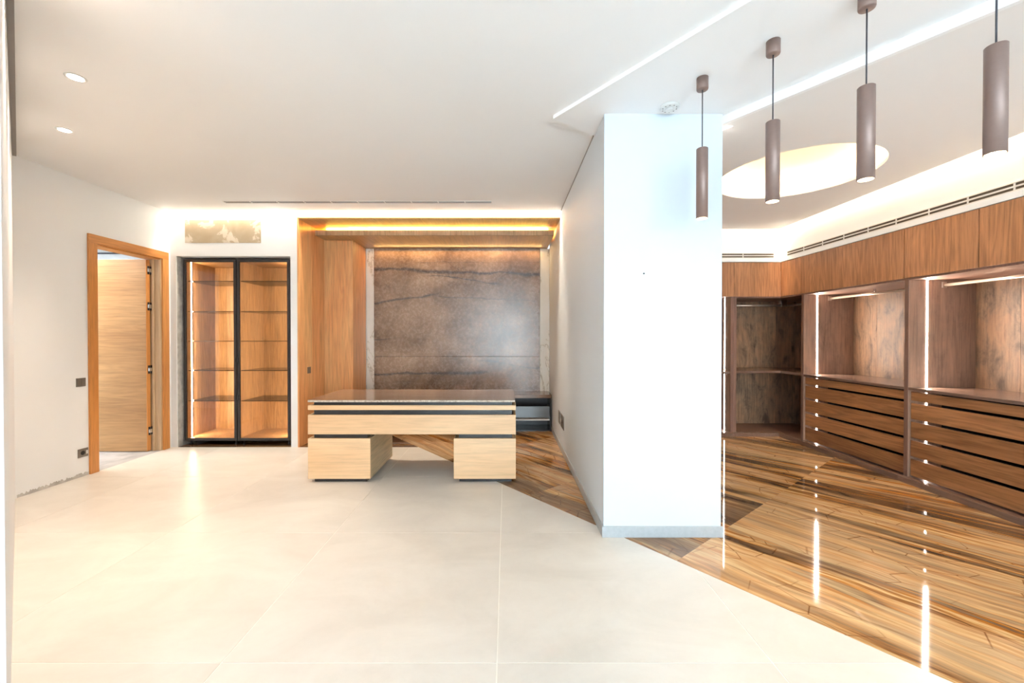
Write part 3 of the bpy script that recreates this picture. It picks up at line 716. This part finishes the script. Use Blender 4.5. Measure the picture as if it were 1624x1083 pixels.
B().prism([P], 0, .052).done('plinth', 'wfy', t)
bx(3.2065, XW-.012, YW-.012, YW+.008, ZD0, ZT, 'door', 'wd', t); bx(XW-.012, XW+.008, 5.4565, YW-.0135, ZD0, ZT, 'door', 'wd', t)
rl = B().rod((3.25, 6.15, 1.86), (4.17, 6.15, 1.86), .014, 14).done('clothes_rail', 'railm', t)
B().rod((4.18, 6.14, 1.86), (4.18, 5.46, 1.86), .014, 14).done('clothes_rail', 'railm', t)
bx(4.05, 4.13, 6.13, 6.19, 1.84, ZD0-.02, 'bracket', 'steel', rl)
# wardrobe mostly behind the pillar
t = thing('wardrobe', 'stained oak wardrobe beside the pillar, only its lit edge showing', 'wardrobe', (2.4, 6.1, 0), 'dressing room wardrobes')
bx(3.163, 3.203, YW, YBk, 0, ZD0, 'side_panel', 'wit', t); bx(1.53, 1.57, YW, YBk, 0, ZD0, 'side_panel', 'wit', t); bx(3.163, 3.203, YW-.004, YW, .035, ZD0, 'face_edge', 'wf', t)
for k in range(4):
    w_ = (3.163-1.57)/4; bx(1.57+w_*k, 1.57+w_*(k+1)-.001, YBk-.018, YBk, .045, ZD0, 'back_board', 'wi', t)
bx(1.57, 3.163, YW+.006, YBk-.018, .875, .905, 'shelf', 'wfy', t); bx(1.57, 3.163, YW, YBk-.018, 0, .05, 'base', 'wf', t)
bx(1.53, 3.2035, YW, YBk, ZD0-.02+.02, ZD0+.02, 'top_rail', 'wf', t); bx(1.53, 3.203, YW+.01, YBk, ZT-.02, ZT, 'top_panel', 'wf', t)
bx(1.53, 2.365, YW-.012, YW+.008, ZD0, ZT, 'door', 'wd', t); bx(2.368, 3.2035, YW-.012, YW+.008, ZD0, ZT, 'door', 'wd', t)
bx(1.53, 3.2, YW-.05, YW+.0, 0, .052, 'plinth', 'wfy', t)
for a, c in ((.053, .872), (.908, ZD0-.01)):
    B().box(3.160, 3.163, 6.022, 6.036, a, c).done('led_strip', 'led', t, 'bright vertical light strip')

# bulkheads above the wardrobes, with linear vents
b = B(); b.box(XW-.012, XW+.1, 1.2, YW-.012, ZT+.004, TOP); b.box(XP1, XW+.1, YW-.012, YW+.1, ZT+.004, TOP); b.box(XW+.1, 4.62, 2.6, YW+.1, ZT+.004, ZT+.02); b.box(XP1, 4.62, YW+.1, 6.6, ZT+.004, ZT+.02)
o = b.done('wall_bulkhead', 'wall', origin=(0, 0, 0)); struct(o, 'pale bulkhead above the wardrobe doors', 'wall')
bx(XW-.020, XW-.012, 1.2, YW-.020, ZT+.004, 2.500, 'flange', 'wall', o, bev=.001); bx(XP1, XW-.012, YW-.020, YW-.012, ZT+.004, 2.500, 'flange', 'wall', o, bev=.001)
def linear_vent(lab, along, c, a, b_, n):
    t = thing('linear_vent', lab, 'vent', (c, (a+b_)/2, 2.50) if along == 'y' else ((a+b_)/2, c, 2.50), 'double slot vents above the wardrobes')
    def q(u0, u1, d0, d1, z0, z1, name, mat, par):
        if along == 'y': return B().box(c-d1, c-d0, u0, u1, z0, z1).done(name, mat, par)
        return B().box(u0, u1, c-d1, c-d0, z0, z1).done(name, mat, par)
    for z0, z1 in ((2.501, 2.512), (2.532, 2.545), (2.565, 2.574)): q(a, b_, 0, .007, z0, z1, 'frame_bar', 'ventw', t)
    for z0, z1 in ((2.512, 2.532), (2.545, 2.565)):
        q(a, b_, .0005, .0015, z0, z1, 'slot', 'brass', t)
        q(a, b_, .002, .004, (z0+z1)/2-.0016, (z0+z1)/2+.0016, 'blade', 'brass', t)
    for k in range(1, n):
        u = a+(b_-a)*k/n; q(u-.006, u+.006, .002, .0065, 2.512, 2.565, 'clip', 'ventw', t)
linear_vent('long double slot vent above the right wall wardrobes', 'y', XW-.012, 1.25, 5.72, 14)
linear_vent('short double slot vent above the corner and back wardrobes', 'x', YW-.012, 1.6, 3.755, 5)
